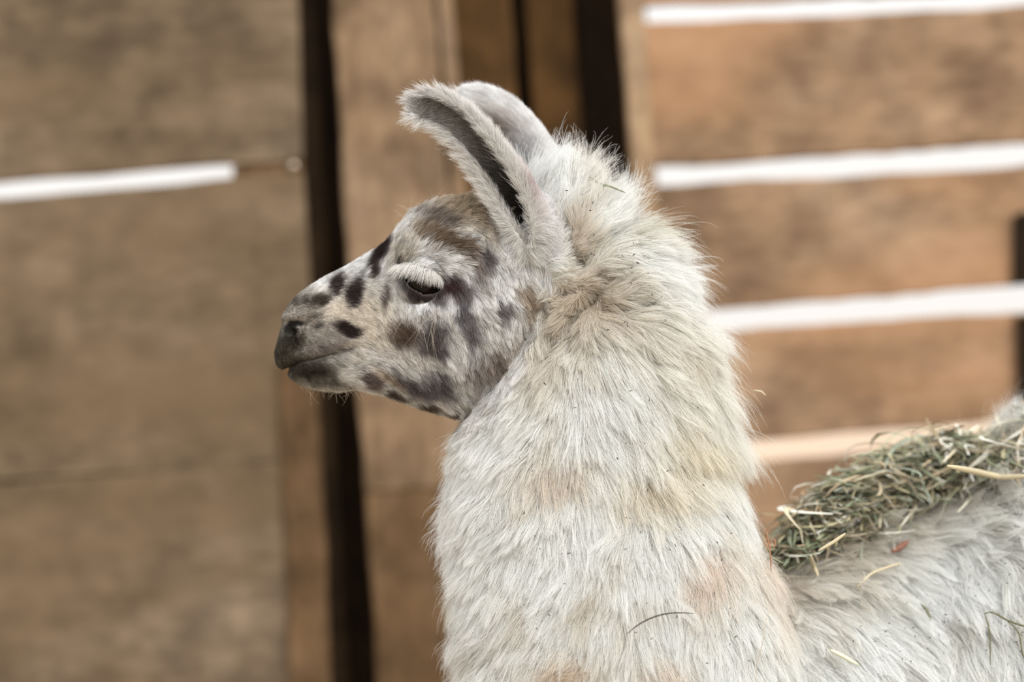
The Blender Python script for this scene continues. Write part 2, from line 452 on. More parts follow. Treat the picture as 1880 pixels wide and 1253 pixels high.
# --- ears: cupped blades, a slit that widens towards the tip
def ear(spine, slit_dir, sgn, thick=9.0):
    """spine rows: u, v, d, half width in the picture plane, half depth, half opening angle; sgn -1: opens to the near side"""
    sp = np.array(spine, float)
    k = np.linspace(0, len(sp) - 1, 44)
    P = np.stack([smooth1(np.interp(k, np.arange(len(sp)), sp[:, i]), 3) for i in range(6)], 1)
    T = np.gradient(P[:, :2], axis=0)
    T /= np.linalg.norm(T, axis=1)[:, None]
    # tapering end kept rounded
    rings, attr = [], []
    NS = 36
    for (u, v, d, w, dp, al), tt, q in zip(P, T, np.linspace(0, 1, 44)):
        e1 = np.array([-tt[1], tt[0]])
        if e1[0] < 0: e1 = -e1
        th0 = math.radians(slit_dir); a = math.radians(max(al, 0.5))
        ph = np.linspace(th0 + a, th0 + 2 * math.pi - a, NS)
        th = thick if w > 14 else 4
        ri = np.clip(1 - th / max(w, 1), 0.2, 1), np.clip(1 - th / max(dp, 1), 0.2, 1)
        ou = np.stack([u + e1[0] * w * np.cos(ph), v + e1[1] * w * np.cos(ph), d + sgn * dp * np.sin(ph)], 1)
        inn = np.stack([u + e1[0] * w * ri[0] * np.cos(ph[::-1]), v + e1[1] * w * ri[0] * np.cos(ph[::-1]), d + sgn * dp * ri[1] * np.sin(ph[::-1])], 1)
        r = np.concatenate([ou, inn])
        rings.append(loc(r[:, 0], r[:, 1], r[:, 2]))
        s = np.linspace(-1, 1, NS)
        for side, ss in ((0, s), (1, s[::-1])):
            pp = ph if side == 0 else ph[::-1]
            sg_ = 1.0 if side == 0 else -1.0
            for x, p_ in zip(ss, pp):
                nw = (RX * e1[0] - UP * e1[1]) * math.cos(p_) + FW * sgn * math.sin(p_)
                attr.append((q, x, side, tt[0], tt[1]) + tuple(sg_ * nw))
    V, F = loft(rings)
    return V, F, np.array(attr)
near_ear = [(985, 520, -60, 40, 36, 0), (990, 470, -76, 46, 40, 0), (978, 420, -88, 46, 40, 12), (950, 372, -96, 42, 36, 50), (915, 322, -104, 37, 32, 70), (880, 276, -108, 35, 28, 80), (848, 238, -110, 35, 24, 86), (815, 213, -110, 35, 20, 88), (786, 205, -108, 34, 16, 90), (764, 208, -106, 28, 11, 78), (752, 212, -105, 14, 7, 60)]
far_ear = [(1016, 420, 58, 40, 36, 0), (1010, 360, 74, 46, 38, 0), (992, 300, 84, 44, 36, 20), (963, 248, 92, 41, 30, 45), (928, 205, 96, 38, 26, 60), (892, 180, 98, 34, 20, 70), (860, 170, 98, 27, 14, 75), (836, 168, 98, 12, 6, 40)]
eV1, eF1, eA1 = ear(near_ear, 112, -1)
eV2, eF2, eA2 = ear(far_ear, 122, 1)
lofts += [(eV1, eF1), (eV2, eF2)]

# fuse
AV, AF, off = [], [], 0
for V, F in lofts:
    bmt = bmesh.new()
    vs = [bmt.verts.new(tuple(x)) for x in V]
    for f in F: bmt.faces.new([vs[i] for i in f])
    bmesh.ops.recalc_face_normals(bmt, faces=bmt.faces)
    bmt.verts.index_update()
    AV += [tuple(v.co) for v in bmt.verts]
    AF += [tuple(v.index + off for v in f.verts) for f in bmt.faces]
    off += len(bmt.verts); bmt.free()
me = bpy.data.meshes.new('raw'); me.from_pydata(AV, [], AF); me.update()
tmp = bpy.data.objects.new('raw', me); COL.objects.link(tmp)
md = tmp.modifiers.new('r', 'REMESH'); md.mode = 'VOXEL'; md.voxel_size = 0.0036
ms = tmp.modifiers.new('s', 'SMOOTH'); ms.iterations = 3; ms.factor = 0.5
dg = bpy.context.evaluated_depsgraph_get()
body_me = bpy.data.meshes.new_from_object(tmp.evaluated_get(dg))
bpy.data.objects.remove(tmp); bpy.data.meshes.remove(me)

# finer mesh on the face
bm = bmesh.new(); bm.from_mesh(body_me)
co = np.array([v.co for v in bm.verts])
u, v, d = uvd(co)
fine = (u > 490) & (u < 860) & (v > 430) & (v < 735) & (d < 140)
es = [e for e in bm.edges if fine[e.verts[0].index] and fine[e.verts[1].index]]
bmesh.ops.subdivide_edges(bm, edges=es, cuts=1, use_grid_fill=True, smooth=0.3)
bm.to_mesh(body_me); bm.free()

# --- face relief: eye sockets and lids, nostrils, mouth line, brow, wool folds
def seg_dist(u, v, pl):
    """distance to a polyline and the position along it (0..1)"""
    pl = np.array(pl, float)
    best = np.full(u.shape, 1e9); tt = np.zeros(u.shape)
    n = len(pl) - 1
    for i in range(n):
        a, b = pl[i], pl[i + 1]
        ab = b - a
        s = np.clip(((u - a[0]) * ab[0] + (v - a[1]) * ab[1]) / (ab @ ab), 0, 1)
        dd = np.hypot(u - a[0] - s * ab[0], v - a[1] - s * ab[1])
        m_ = dd < best
        best[m_] = dd[m_]; tt[m_] = (i + s[m_]) / n
    return best, tt

MOUTH = [(526, 679), (533, 677), (553, 666), (584, 659), (605, 652), (626, 645), (645, 640)]
EYE_C = (773.0, 517.0); EYE_R = 37.0
UPL = [(727, 490), (740, 487), (757, 486), (775, 491), (795, 499), (808, 507), (817, 517)]
LOL = [(727, 490), (741, 511), (756, 527), (775, 538), (793, 540), (807, 532), (817, 517)]
FOLDS = [([(1000, 652), (1035, 600), (1062, 566), (1090, 540), (1130, 505)], 16, 20), ([(1048, 640), (1052, 600), (1062, 572)], 11, 14), ([(1085, 546), (1110, 566), (1150, 568), (1190, 560)], 14, 18),
         ([(1050, 430), (1040, 400), (1046, 455), (1058, 490)], 12, 14), ([(1070, 480), (1110, 440), (1160, 405), (1200, 385)], 16, 20), ([(960, 760), (985, 700), (1000, 640), (1000, 560)], 12, 10),
         ([(1130, 590), (1160, 620), (1190, 660)], 12, 12), ([(1030, 540), (1075, 520), (1100, 500)], 9, 12)]
n = len(body_me.vertices)
co = np.empty(n * 3); body_me.vertices.foreach_get('co', co); co = co.reshape(-1, 3)
no = np.empty(n * 3); body_me.vertex_normals.foreach_get('vector', no); no = no.reshape(-1, 3)
u, v, d = uvd(co)
sgn = np.where(d < 0, -1.0, 1.0)
headm = (u < 900) & (v > 380) & (v < 790) & (np.abs(d) > 20)
# brow and cheek bone
r = np.hypot((u - 790) / 75, (v - 462) / 34)
co[headm] += (no * (11 * S * np.exp(-r ** 2 * 1.4))[:, None])[headm]
r = np.hypot((u - 690) / 70, (v - 560) / 40)
co[headm] -= (no * (7 * S * np.exp(-r ** 2))[:, None])[headm]
u, v, d = uvd(co)
# surface depth at the eye
mk = headm & (np.hypot(u - EYE_C[0], v - EYE_C[1]) < 12) & (d < 0)
EYE_D = np.median(d[mk]) + 25
kE = (CAM_D + EYE_D * S) / CAM_D
EYE_W = loc(940 + (EYE_C[0] - 940) * kE, 626.5 + (EYE_C[1] - 626.5) * kE, EYE_D)
rr = np.hypot((u - EYE_C[0]), (v - EYE_C[1])) * kE
RS = EYE_R + 5
near_eye = headm & (rr < RS * 1.75)
shell = EYE_D - np.sqrt(np.maximum(RS ** 2 - rr ** 2, 0))
yu = np.interp(u, [p[0] for p in UPL], [p[1] for p in UPL]); yl = np.interp(u, [p[0] for p in LOL], [p[1] for p in LOL])
open_ = (u > 727) & (u < 817) & (v > yu - 1) & (v < yl + 1)
bl = np.clip((RS * 1.45 - rr) / (RS * 0.8), 0, 1); bl = bl * bl * (3 - 2 * bl)
ad = -np.abs(d)
tgt = np.where(rr < RS, shell, EYE_D + (rr - RS) * 0.25)
nd_ = ad * (1 - bl) + np.minimum(tgt, ad + 14) * bl
nd_ = np.where(open_ & (rr < RS * 1.6), np.maximum(nd_ + 24, EYE_D + 2 - np.sqrt(np.maximum(EYE_R ** 2 - rr ** 2, 0)) + 14), nd_)
dy = np.where(near_eye, (-nd_ * sgn * -1) , 0)
new_d = np.where(near_eye, nd_ * -sgn * -1 * 1.0, d)
new_d = np.where(near_eye, -np.abs(nd_) * -sgn, d)
co[:, 1] += np.where(near_eye, (new_d - d) * S, 0)
# mouth, lips, nostrils
dm, tm = seg_dist(u, v, MOUTH)
face_m = (u < 720) & (v > 540)
co -= no * (np.where(face_m, 9 * np.exp(-(dm / 5.0) ** 2) * (1 - 0.55 * tm) - 3.0 * np.exp(-((dm - 15) / 9.0) ** 2), 0) * S)[:, None]
dn, tn = seg_dist(u, v, [(530, 606), (528, 598), (536, 594), (552, 593)])
co -= no * (np.where(face_m & (np.abs(d) > 8), 11 * (1 - 0.5 * tn) * np.exp(-(dn / (8.0 - 3 * tn)) ** 2), 0) * S)[:, None]
dn2, tn2 = seg_dist(u, v, [(524, 582), (540, 580), (556, 585)])
co += no * (np.where(face_m & (np.abs(d) > 8), 4 * np.exp(-(dn2 / 8.0) ** 2), 0) * S)[:, None]
# folds of the wool behind and below the ear
for pl, wd_, dep in FOLDS:
    df, tf = seg_dist(u, v, pl)
    co -= no * (np.where((u > 940) & (d < 0), 1.7 * dep * np.exp(-(df / wd_) ** 2), 0) * S)[:, None]
body_me.vertices.foreach_set('co', co.ravel())
body_me.update()
body_me.polygons.foreach_set('use_smooth', [True] * len(body_me.polygons))

# ------------------------------------------------------------------ coat pattern (the animal's own colours)
def noise2(u, v, scale, seed):
    """smooth value noise, vectorised"""
    r_ = np.random.default_rng(seed)
    G = r_.random((64, 64))
    x, y = u / scale, v / scale
    xi, yi = np.floor(x).astype(int), np.floor(y).astype(int)
    fx, fy = x - xi, y - yi
    fx = fx * fx * (3 - 2 * fx); fy = fy * fy * (3 - 2 * fy)
    g = lambda i, j: G[i % 64, j % 64]
    return (g(xi, yi) * (1 - fx) * (1 - fy) + g(xi + 1, yi) * fx * (1 - fy) + g(xi, yi + 1) * (1 - fx) * fy + g(xi + 1, yi + 1) * fx * fy)

# x, y, rx, ry, tilt (deg, clockwise), r, g, b, softness, strength
SPOTS = [
    # soft grounds first
    (655, 585, 80, 56, 10, 218, 209, 195, 0.6, 0.9), (850, 385, 70, 32, -15, 178, 160, 134, 0.7, 0.8), (905, 400, 30, 40, 20, 165, 148, 124, 0.7, 0.6),
    (735, 470, 26, 34, 20, 186, 178, 164, 0.6, 0.7), (545, 650, 62, 60, 0, 112, 107, 98, 0.7, 0.95), (545, 570, 40, 34, -30, 138, 131, 121, 0.7, 0.9),
    (600, 625, 46, 30, 0, 168, 162, 154, 0.8, 0.6), (590, 640, 40, 9, -18, 122, 112, 108, 0.8, 0.7), (522, 645, 28, 36, 10, 68, 65, 56, 0.8, 0.95),
    # muzzle
    (617, 521, 14, 20, 25, 66, 57, 55, 0.4, 1), (586, 552, 20, 12, -30, 66, 58, 50, 0.5, 0.9), (560, 551, 8, 5, -25, 88, 80, 72, 0.6, 0.8), (540, 556, 9, 5, -40, 96, 88, 80, 0.6, 0.8),
    (648, 536, 15, 28, 18, 66, 58, 56, 0.4, 1), (694, 470, 14, 33, 28, 54, 46, 46, 0.35, 1), (683, 500, 8, 12, 30, 74, 64, 60, 0.5, 0.9), (703, 540, 8, 22, 4, 104, 92, 88, 0.6, 0.85),
    (634, 605, 24, 12, 18, 58, 48, 46, 0.35, 1), (580, 598, 10, 6, -10, 74, 70, 64, 0.6, 0.9), (566, 584, 18, 8, -5, 110, 100, 90, 0.8, 0.7),
    (533, 606, 12, 15, -10, 20, 17, 15, 0.4, 1), (545, 594, 14, 6, -5, 26, 22, 20, 0.4, 1), (540, 624, 18, 14, 0, 52, 48, 42, 0.8, 0.95),
    (566, 680, 38, 16, 8, 58, 55, 48, 0.6, 0.95), (600, 700, 34, 12, 10, 116, 110, 102, 0.7, 0.8),
    # cheek and jaw
    (737, 608, 26, 24, -10, 104, 88, 76, 0.6, 0.95), (790, 612, 30, 34, 5, 100, 92, 90, 0.6, 0.95), (800, 640, 16, 18, 0, 104, 96, 96, 0.6, 0.9),
    (849, 560, 14, 42, -4, 110, 106, 108, 0.6, 0.9), (836, 520, 22, 20, 20, 100, 88, 88, 0.6, 0.95), (862, 600, 12, 22, 0, 120, 112, 114, 0.6, 0.8),
    (813, 447, 52, 15, 12, 112, 94, 78, 0.5, 0.9), (775, 432, 24, 14, -10, 140, 124, 106, 0.6, 0.8), (795, 412, 34, 12, 8, 112, 102, 96, 0.6, 0.8), (860, 475, 22, 12, 35, 118, 102, 92, 0.6, 0.8),
    (884, 463, 11, 24, -22, 104, 98, 98, 0.5, 0.9), (880, 500, 14, 26, -10, 142, 134, 130, 0.7, 0.7), (912, 558, 18, 16, 0, 112, 106, 108, 0.6, 0.85), (966, 540, 16, 30, -25, 150, 130, 108, 0.8, 0.75),
    (884, 665, 36, 24, -15, 148, 140, 136, 0.8, 0.7), (905, 640, 14, 26, 20, 140, 126, 116, 0.7, 0.7), (940, 640, 14, 40, 20, 178, 160, 140, 0.8, 0.6),
    (747, 702, 42, 15, 30, 112, 105, 107, 0.6, 0.95), (796, 698, 30, 26, 0, 112, 106, 108, 0.6, 0.95), (677, 696, 20, 12, 20, 116, 104, 102, 0.5, 0.9), (722, 721, 20, 7, 18, 86, 76, 70, 0.5, 0.9),
    (778, 740, 22, 7, 14, 92, 80, 72, 0.5, 0.9), (831, 756, 24, 8, 18, 110, 98, 90, 0.5, 0.9), (705, 690, 30, 9, 30, 180, 160, 136, 0.7, 0.6),
    # bright patches
    (632, 687, 17, 13, 10, 236, 234, 230, 0.6, 1), (818, 556, 22, 14, 5, 240, 240, 240, 0.6, 1), (832, 488, 28, 10, 18, 228, 226, 222, 0.6, 0.9), (750, 655, 60, 12, 8, 222, 218, 212, 0.7, 0.9), (830, 660, 12, 34, 10, 224, 222, 220, 0.7, 0.8),
    # eye rim
    (772, 514, 43, 16, 24, 30, 25, 24, 0.3, 1),
    (746, 509, 26, 13, 44, 34, 29, 28, 0.5, 1), (780, 543, 36, 11, 8, 70, 63, 63, 0.6, 0.95), (757, 528, 18, 10, 40, 50, 44, 43, 0.6, 0.95), (790, 538, 30, 7, 0, 66, 58, 58, 0.5, 0.9), (825, 522, 16, 12, 20, 74, 56, 58, 0.5, 0.95), (728, 489, 10, 10, 0, 62, 56, 52, 0.6, 0.9),
]
def coat_face(u, v):
    wu = u + 7 * (noise2(u, v, 18, 1) - 0.5) + 4 * (noise2(u, v, 7, 2) - 0.5)
    wv = v + 9 * (noise2(u, v, 18, 3) - 0.5) + 5 * (noise2(u, v, 7, 4) - 0.5)
    c = np.empty(u.shape + (3,)); c[:] = (228, 227, 225)
    k = noise2(u, v, 34, 5)
    c += ((k - 0.5) * 34)[..., None] * np.array([0.95, 1.0, 1.05])
    for (x, y, rx, ry, an, r_, g_, b_, so, st) in SPOTS:
        a = math.radians(an)
        du, dv = wu - x, wv - y
        p, q = du * math.cos(a) + dv * math.sin(a), -du * math.sin(a) + dv * math.cos(a)
        rr_ = np.sqrt((p / rx) ** 2 + (q / ry) ** 2)
        w_ = np.clip((1 + so - rr_) / (2 * so), 0, 1); w_ = w_ * w_ * (3 - 2 * w_) * st
        c = c * (1 - w_[..., None]) + np.array([r_, g_, b_], float) * w_[..., None]
    dm_, tm_ = seg_dist(u, v, MOUTH)
    w_ = (np.exp(-(dm_ / 3.5) ** 2) * 0.85 * (1 - 0.5 * tm_))[..., None]
    c = c * (1 - w_) + np.array([56, 51, 47]) * w_
    return c

WOOL_SPOTS = [(1290, 1030, 50, 40, -30, 222, 202, 184, .6), (1010, 860, 60, 34, -10, 220, 206, 190, .55), (1190, 880, 80, 50, 0, 226, 216, 196, .6), (1260, 800, 80, 60, 40, 230, 222, 202, .7), (1040, 1225, 70, 34, -15, 216, 198, 176, .8),
              (1085, 1095, 22, 44, 15, 206, 196, 180, .6), (1210, 1220, 50, 40, 0, 222, 206, 188, .6), (1075, 555, 80, 55, -20, 196, 182, 162, .75), (1060, 440, 22, 70, 10, 204, 190, 172, .55), (1010, 640, 45, 100, 20, 216, 208, 194, .7),
              (1400, 1010, 40, 70, 10, 222, 204, 186, .5), (1520, 1020, 90, 70, -20, 208, 198, 182, .7), (1700, 930, 200, 60, -20, 206, 198, 182, .6), (1430, 1090, 40, 80, 0, 226, 214, 200, .5), (1170, 420, 60, 26, -25, 206, 202, 186, .7), (1230, 640, 120, 70, 30, 228, 222, 208, .5)]
def coat_wool(u, v):
    c = np.empty(u.shape + (3,)); c[:] = (240, 242, 241)
    k = noise2(u, v, 60, 11) * 0.6 + noise2(u, v, 22, 12) * 0.4
    c += (np.clip(k - 0.55, 0, 1) * -70)[..., None] * np.array([0.55, 0.75, 1.0])
    for (x, y, rx, ry, an, r_, g_, b_, st) in WOOL_SPOTS:
        a = math.radians(an)
        du, dv = u - x, v - y
        p, q = du * math.cos(a) + dv * math.sin(a), -du * math.sin(a) + dv * math.cos(a)
        w_ = np.exp(-1.2 * ((p / rx) ** 2 + (q / ry) ** 2)) * st
        c = c * (1 - w_[..., None]) + np.array([r_, g_, b_], float) * w_[..., None]
    return c

def coat_ear(near, q, s, side, u, v):
    c = np.empty(u.shape + (3,))
    c[:] = (231, 229, 228) if near else (238, 237, 236)
    k = noise2(u, v, 16, 21)
    c += ((k - 0.5) * 30)[..., None]
    if near:
        ins = np.clip((0.88 - np.abs(s)) / 0.25, 0, 1) * side
        dark = ins * np.clip((0.93 - q) / 0.1, 0, 1)
        deep = np.clip((0.52 - q) / 0.35, 0, 1)[..., None]
        c = c * (1 - dark[..., None]) + (np.array([142, 138, 132]) * (1 - deep) + np.array([50, 46, 43]) * deep) * dark[..., None]
        rose = np.exp(-((u - 968) / 26) ** 2 - ((v - 355) / 40) ** 2) * (1 - side) * 0.8
        c = c * (1 - rose[..., None]) + np.array([184, 164, 164]) * rose[..., None]
        rim = np.clip((np.abs(s) - 0.8) / 0.15, 0, 1)[..., None]
        c = c * (1 - rim) + np.array([228, 226, 222]) * rim
    else:
        w_ = np.exp(-((u - 900) / 48) ** 2 - ((v - 235) / 34) ** 2)
        c = c * (1 - w_[..., None]) + np.array([128, 112, 102]) * w_[..., None]
        w_ = np.exp(-((u - 958) / 40) ** 2 - ((v - 290) / 40) ** 2) * 0.9
        c = c * (1 - w_[..., None]) + np.array([166, 164, 166]) * w_[..., None]
    return c

kd1 = kdtree.KDTree(len(eV1) + len(eV2))
for i, p in enumerate(eV1): kd1.insert(p, i)
for i, p in enumerate(eV2): kd1.insert(p, i + len(eV1))
kd1.balance()
EN = np.concatenate([eA1[:, 5:8], eA2[:, 5:8]])
EA = np.concatenate([np.c_[eA1[:, :5], np.zeros(len(eA1))], np.c_[eA2[:, :5], np.ones(len(eA2))]])

UB = np.array([(240, 945), (340, 962), (480, 1010), (520, 1003), (600, 985), (660, 968), (720, 940), (760, 900), (790, 862), (815, 830)])
def classify(P, Nn):
    """0 face, 1 wool, 2 near ear, 3 far ear; and the row of ear data"""
    u, v, d = uvd(P)
    ub = np.interp(v, UB[:, 0], UB[:, 1]) + 30 * (noise2(u, v, 14, 31) - 0.5)
    reg = np.where((u < ub) & (v < 815), 0, 1)
    ed = np.zeros((len(P), 6))
    cand = np.where((u > 690) & (u < 1080) & (v > 110) & (v < 560))[0]
    for i in cand:
        hits = kd1.find_n(P[i], 8)
        dd = hits[0][2]; k_ = hits[0][1]
        for h_ in hits:
            if EN[h_[1]] @ Nn[i] > 0.1: k_ = h_[1]; break
        if dd < 0.0075 and EA[k_, 0] > 0.08:
            reg[i] = 2 if EA[k_, 5] == 0 else 3
            ed[i] = EA[k_]
    return reg, ed, u, v, d

def coat(reg, ed, u, v):
    c = np.empty((len(u), 3))
    for k_ in range(4):
        m_ = reg == k_
        if not m_.any(): continue
        if k_ == 0: c[m_] = coat_face(u[m_], v[m_])
        elif k_ == 1: c[m_] = coat_wool(u[m_], v[m_])
        else: c[m_] = coat_ear(k_ == 2, ed[m_, 0], ed[m_, 1], ed[m_, 2], u[m_], v[m_])
    return lin(np.clip(c, 8, 246))

no = np.empty(n * 3); body_me.vertex_normals.foreach_get('vector', no); no = no.reshape(-1, 3)
reg, ed, u, v, d = classify(co, no)
vc = coat(reg, ed, u, v)
skin = vc * np.where(reg == 0, np.clip(0.8 + (560 - u) / 300, 0.8, 1), np.where(reg == 1, 0.62, 0.66))[:, None]
at = body_me.attributes.new('tint', 'FLOAT_COLOR', 'POINT')
at.data.foreach_set('color', np.c_[skin, np.ones(n)].astype(np.float32).ravel())
M_skin = attr_mat('llama_skin', 0.85, 0.15)
llama = bpy.data.objects.new('llama', body_me)
COL.objects.link(llama)
body_me.materials.append(M_skin)
tag(llama, 'white woolly llama with dark face patches, head in profile, hay on its back', 'llama')

# ------------------------------------------------------------------ fur
# rows: u, v, picture angle (0 right, 90 down), length, lift, clump
FACE_F = [(525, 580, 10, 4, .25), (518, 650, 40, 4, .25), (570, 705, 20, 7, .4), (600, 515, -25, 7, .2), (560, 600, 10, 5, .25), (560, 645, 5, 5, .25), (690, 460, -40, 12, .3), (720, 430, -60, 20, .45), (650, 560, 15, 10, .2), (620, 640, 5, 9, .25), (640, 690, 15, 18, .35),
          (700, 600, 55, 13, .2), (740, 560, 75, 14, .2), (745, 395, -75, 32, .55), (790, 375, -70, 40, .6), (840, 365, -60, 42, .55), (900, 345, -50, 40, .4), (780, 430, -15, 34, .5), (760, 460, -60, 18, .45), (840, 455, 15, 30, .42), (830, 490, 18, 18, .3), (770, 470, -30, 10, .3),
          (775, 545, 85, 9, .3), (820, 560, 70, 15, .3), (790, 610, 85, 20, .25), (740, 615, 50, 16, .25), (850, 560, 80, 20, .25), (900, 540, 72, 28, .25), (960, 550, 70, 32, .3), (895, 660, 80, 38, .35), (955, 650, 95, 48, .45), (985, 590, 95, 40, .4), (935, 725, 110, 50, .45), (880, 770, 110, 48, .45), (750, 700, 40, 24, .3), (810, 700, 65, 28, .3),
          (680, 700, 25, 18, .35), (710, 722, 30, 14, .4), (780, 742, 40, 18, .45), (830, 755, 60, 30, .4), (890, 450, 65, 24, .25), (930, 490, 65, 26, .25), (880, 395, 40, 26, .3), (925, 420, 70, 24, .25), (670, 650, 15, 16, .25), (640, 605, 10, 10, .2), (870, 500, 60, 22, .25)]
WOOL_F = [(1000, 310, -84, 52, .8), (1050, 300, -80, 58, .9), (1100, 315, -66, 62, .85), (1135, 350, -48, 64, .75), (1040, 340, -75, 55, .35), (1085, 360, -62, 60, .4), (1040, 420, -60, 30, .4), (1070, 440, -45, 38, .4), (1130, 420, -32, 66, .4), (1190, 430, -25, 84, .5),
          (1050, 500, -20, 22, .5), (1130, 500, -5, 50, .5), (1230, 490, 10, 82, .42), (1150, 560, 12, 45, .45), (1030, 560, 150, 20, .5), (1040, 610, 112, 36, .4), (1000, 640, 106, 42, .4), (1120, 610, 55, 55, .4), (1200, 570, 28, 74, .38), (1290, 560, 26, 84, .42),
          (1000, 740, 106, 52, .4), (950, 775, 120, 52, .35), (880, 790, 125, 46, .4), (1100, 700, 74, 66, .35), (1230, 690, 46, 78, .35), (1320, 660, 38, 88, .42), (1100, 820, 88, 62, .33), (1230, 820, 66, 74, .33), (1340, 770, 58, 96, .42), (1350, 850, 74, 56, .25),
          (850, 880, 136, 48, .45), (845, 1000, 132, 48, .45), (855, 1100, 128, 50, .45), (860, 1230, 126, 50, .45), (950, 900, 108, 52, .32), (950, 1050, 112, 52, .3), (950, 1200, 116, 52, .3), (1100, 950, 90, 58, .3), (1100, 1100, 97, 56, .3), (1100, 1230, 98, 56, .3),
          (1280, 950, 78, 62, .3), (1280, 1100, 80, 60, .3), (1300, 1230, 84, 62, .3), (1370, 950, 70, 54, .3), (1410, 1080, 74, 60, .3), (1440, 1230, 78, 64, .3), (1500, 1070, 60, 86, .4), (1560, 1200, 66, 86, .38), (1650, 1020, 58, 92, .42), (1700, 1150, 66, 92, .38), (1850, 950, 48, 92, .42),
          (1850, 1150, 72, 92, .35), (1870, 760, -10, 80, .5), (1700, 890, 20, 60, .3)]

def field(tab, u, v):
    T = np.array(tab, float)
    a = np.radians(T[:, 2])
    vals = np.c_[np.cos(a), np.sin(a), T[:, 3], T[:, 4]]
    out = np.empty((len(u), 4))
    for i in range(0, len(u), 40000):
        uu, vv = u[i:i + 40000, None], v[i:i + 40000, None]
        w_ = 1 / ((uu - T[None, :, 0]) ** 2 + (vv - T[None, :, 1]) ** 2 + 250) ** 1.6
        out[i:i + 40000] = (w_ @ vals) / w_.sum(1, keepdims=True)
    return out

# triangles of the skin
body_me.calc_loop_triangles()
nt_ = len(body_me.loop_triangles)
tri = np.empty(nt_ * 3, np.int32); body_me.loop_triangles.foreach_get('vertices', tri); tri = tri.reshape(-1, 3)
no = np.empty(n * 3); body_me.vertex_normals.foreach_get('vector', no); no = no.reshape(-1, 3)
A, B, C_ = co[tri[:, 0]], co[tri[:, 1]], co[tri[:, 2]]
area = 0.5 * np.linalg.norm(np.cross(B - A, C_ - A), axis=1) / S ** 2     # px^2
cen = (A + B + C_) / 3
tn_ = no[tri].mean(1)
tu, tv_, td = uvd(cen)
treg = reg[tri[:, 0]]
inview = (tu < 1990) & (tv_ < 1330) & (tv_ > 80)
view = cen - CAM; view /= np.linalg.norm(view, axis=1)[:, None]
face_dot = -(tn_ * view).sum(1)
vis = np.where(face_dot > -0.35, 1.0, 0.22)

def sample(mask, per_px2, dens=None):
    w_ = area * mask * inview * vis * per_px2
    if dens is not None: w_ = w_ * dens
    N = int(w_.sum())
    idx = rng.choice(len(w_), N, p=w_ / w_.sum())
    a, b = rng.random(N), rng.random(N)
    f = a + b > 1; a[f], b[f] = 1 - a[f], 1 - b[f]
    t3 = tri[idx]
    P = co[t3[:, 0]] * (1 - a - b)[:, None] + co[t3[:, 1]] * a[:, None] + co[t3[:, 2]] * b[:, None]
    Nn = no[t3[:, 0]] * (1 - a - b)[:, None] + no[t3[:, 1]] * a[:, None] + no[t3[:, 2]] * b[:, None]
    Nn /= np.linalg.norm(Nn, axis=1)[:, None]
    return P, Nn, t3[:, 0]

def clump(P3, root, ratio, strength, power):
    """draw strands towards one strand in their neighbourhood, more so at the tips"""
    N, K = P3.shape[:2]
    g = rng.choice(N, max(int(N * ratio), 4), replace=False)
    kt = kdtree.KDTree(len(g))
    for j, i in enumerate(g): kt.insert(root[i], j)
    kt.balance()
    own = g[np.array([kt.find(r_)[1] for r_ in root])]
    s_ = np.linspace(0, 1, K) ** power
    st = np.broadcast_to(np.asarray(strength, float), (N,))
    # follow the guide's shape: its points, kept at a shrinking share of the root offset
    tgt_ = P3[own] + (root - root[own])[:, None, :] * (1 - s_)[None, :, None]
    w_ = (s_[None, :] * st[:, None])[..., None]
    return P3 * (1 - w_) + tgt_ * w_, own

def curves(name, P3, rad_root, tint_root, tint_tip, mat, parent, tip=0.25):
    N, K = P3.shape[:2]
    hc = bpy.data.hair_curves.new(name)
    hc.add_curves([K] * N)
    hc.attributes['position'].data.foreach_set('vector', P3.astype(np.float32).ravel())
    s_ = np.linspace(0, 1, K)
    prof = (1 - s_ ** 1.6) * (1 - tip) + tip
    r_ = np.broadcast_to(np.asarray(rad_root, float), (N,))[:, None] * prof[None, :]
    a_ = hc.attributes.get('radius') or hc.attributes.new('radius', 'FLOAT', 'POINT')
    a_.data.foreach_set('value', r_.astype(np.float32).ravel())
    t_ = hc.attributes.new('tint', 'FLOAT_COLOR', 'POINT')
    q = (s_ ** 0.8)[None, :, None]
    cc = tint_root[:, None, :] * (1 - q) + tint_tip[:, None, :] * q
    t_.data.foreach_set('color', np.concatenate([cc, np.ones((N, K, 1))], 2).astype(np.float32).ravel())
    hc.materials.append(mat)
    o = bpy.data.objects.new(name, hc)
    COL.objects.link(o)
    o.parent = parent
    o['kind'] = 'stuff'
    return o

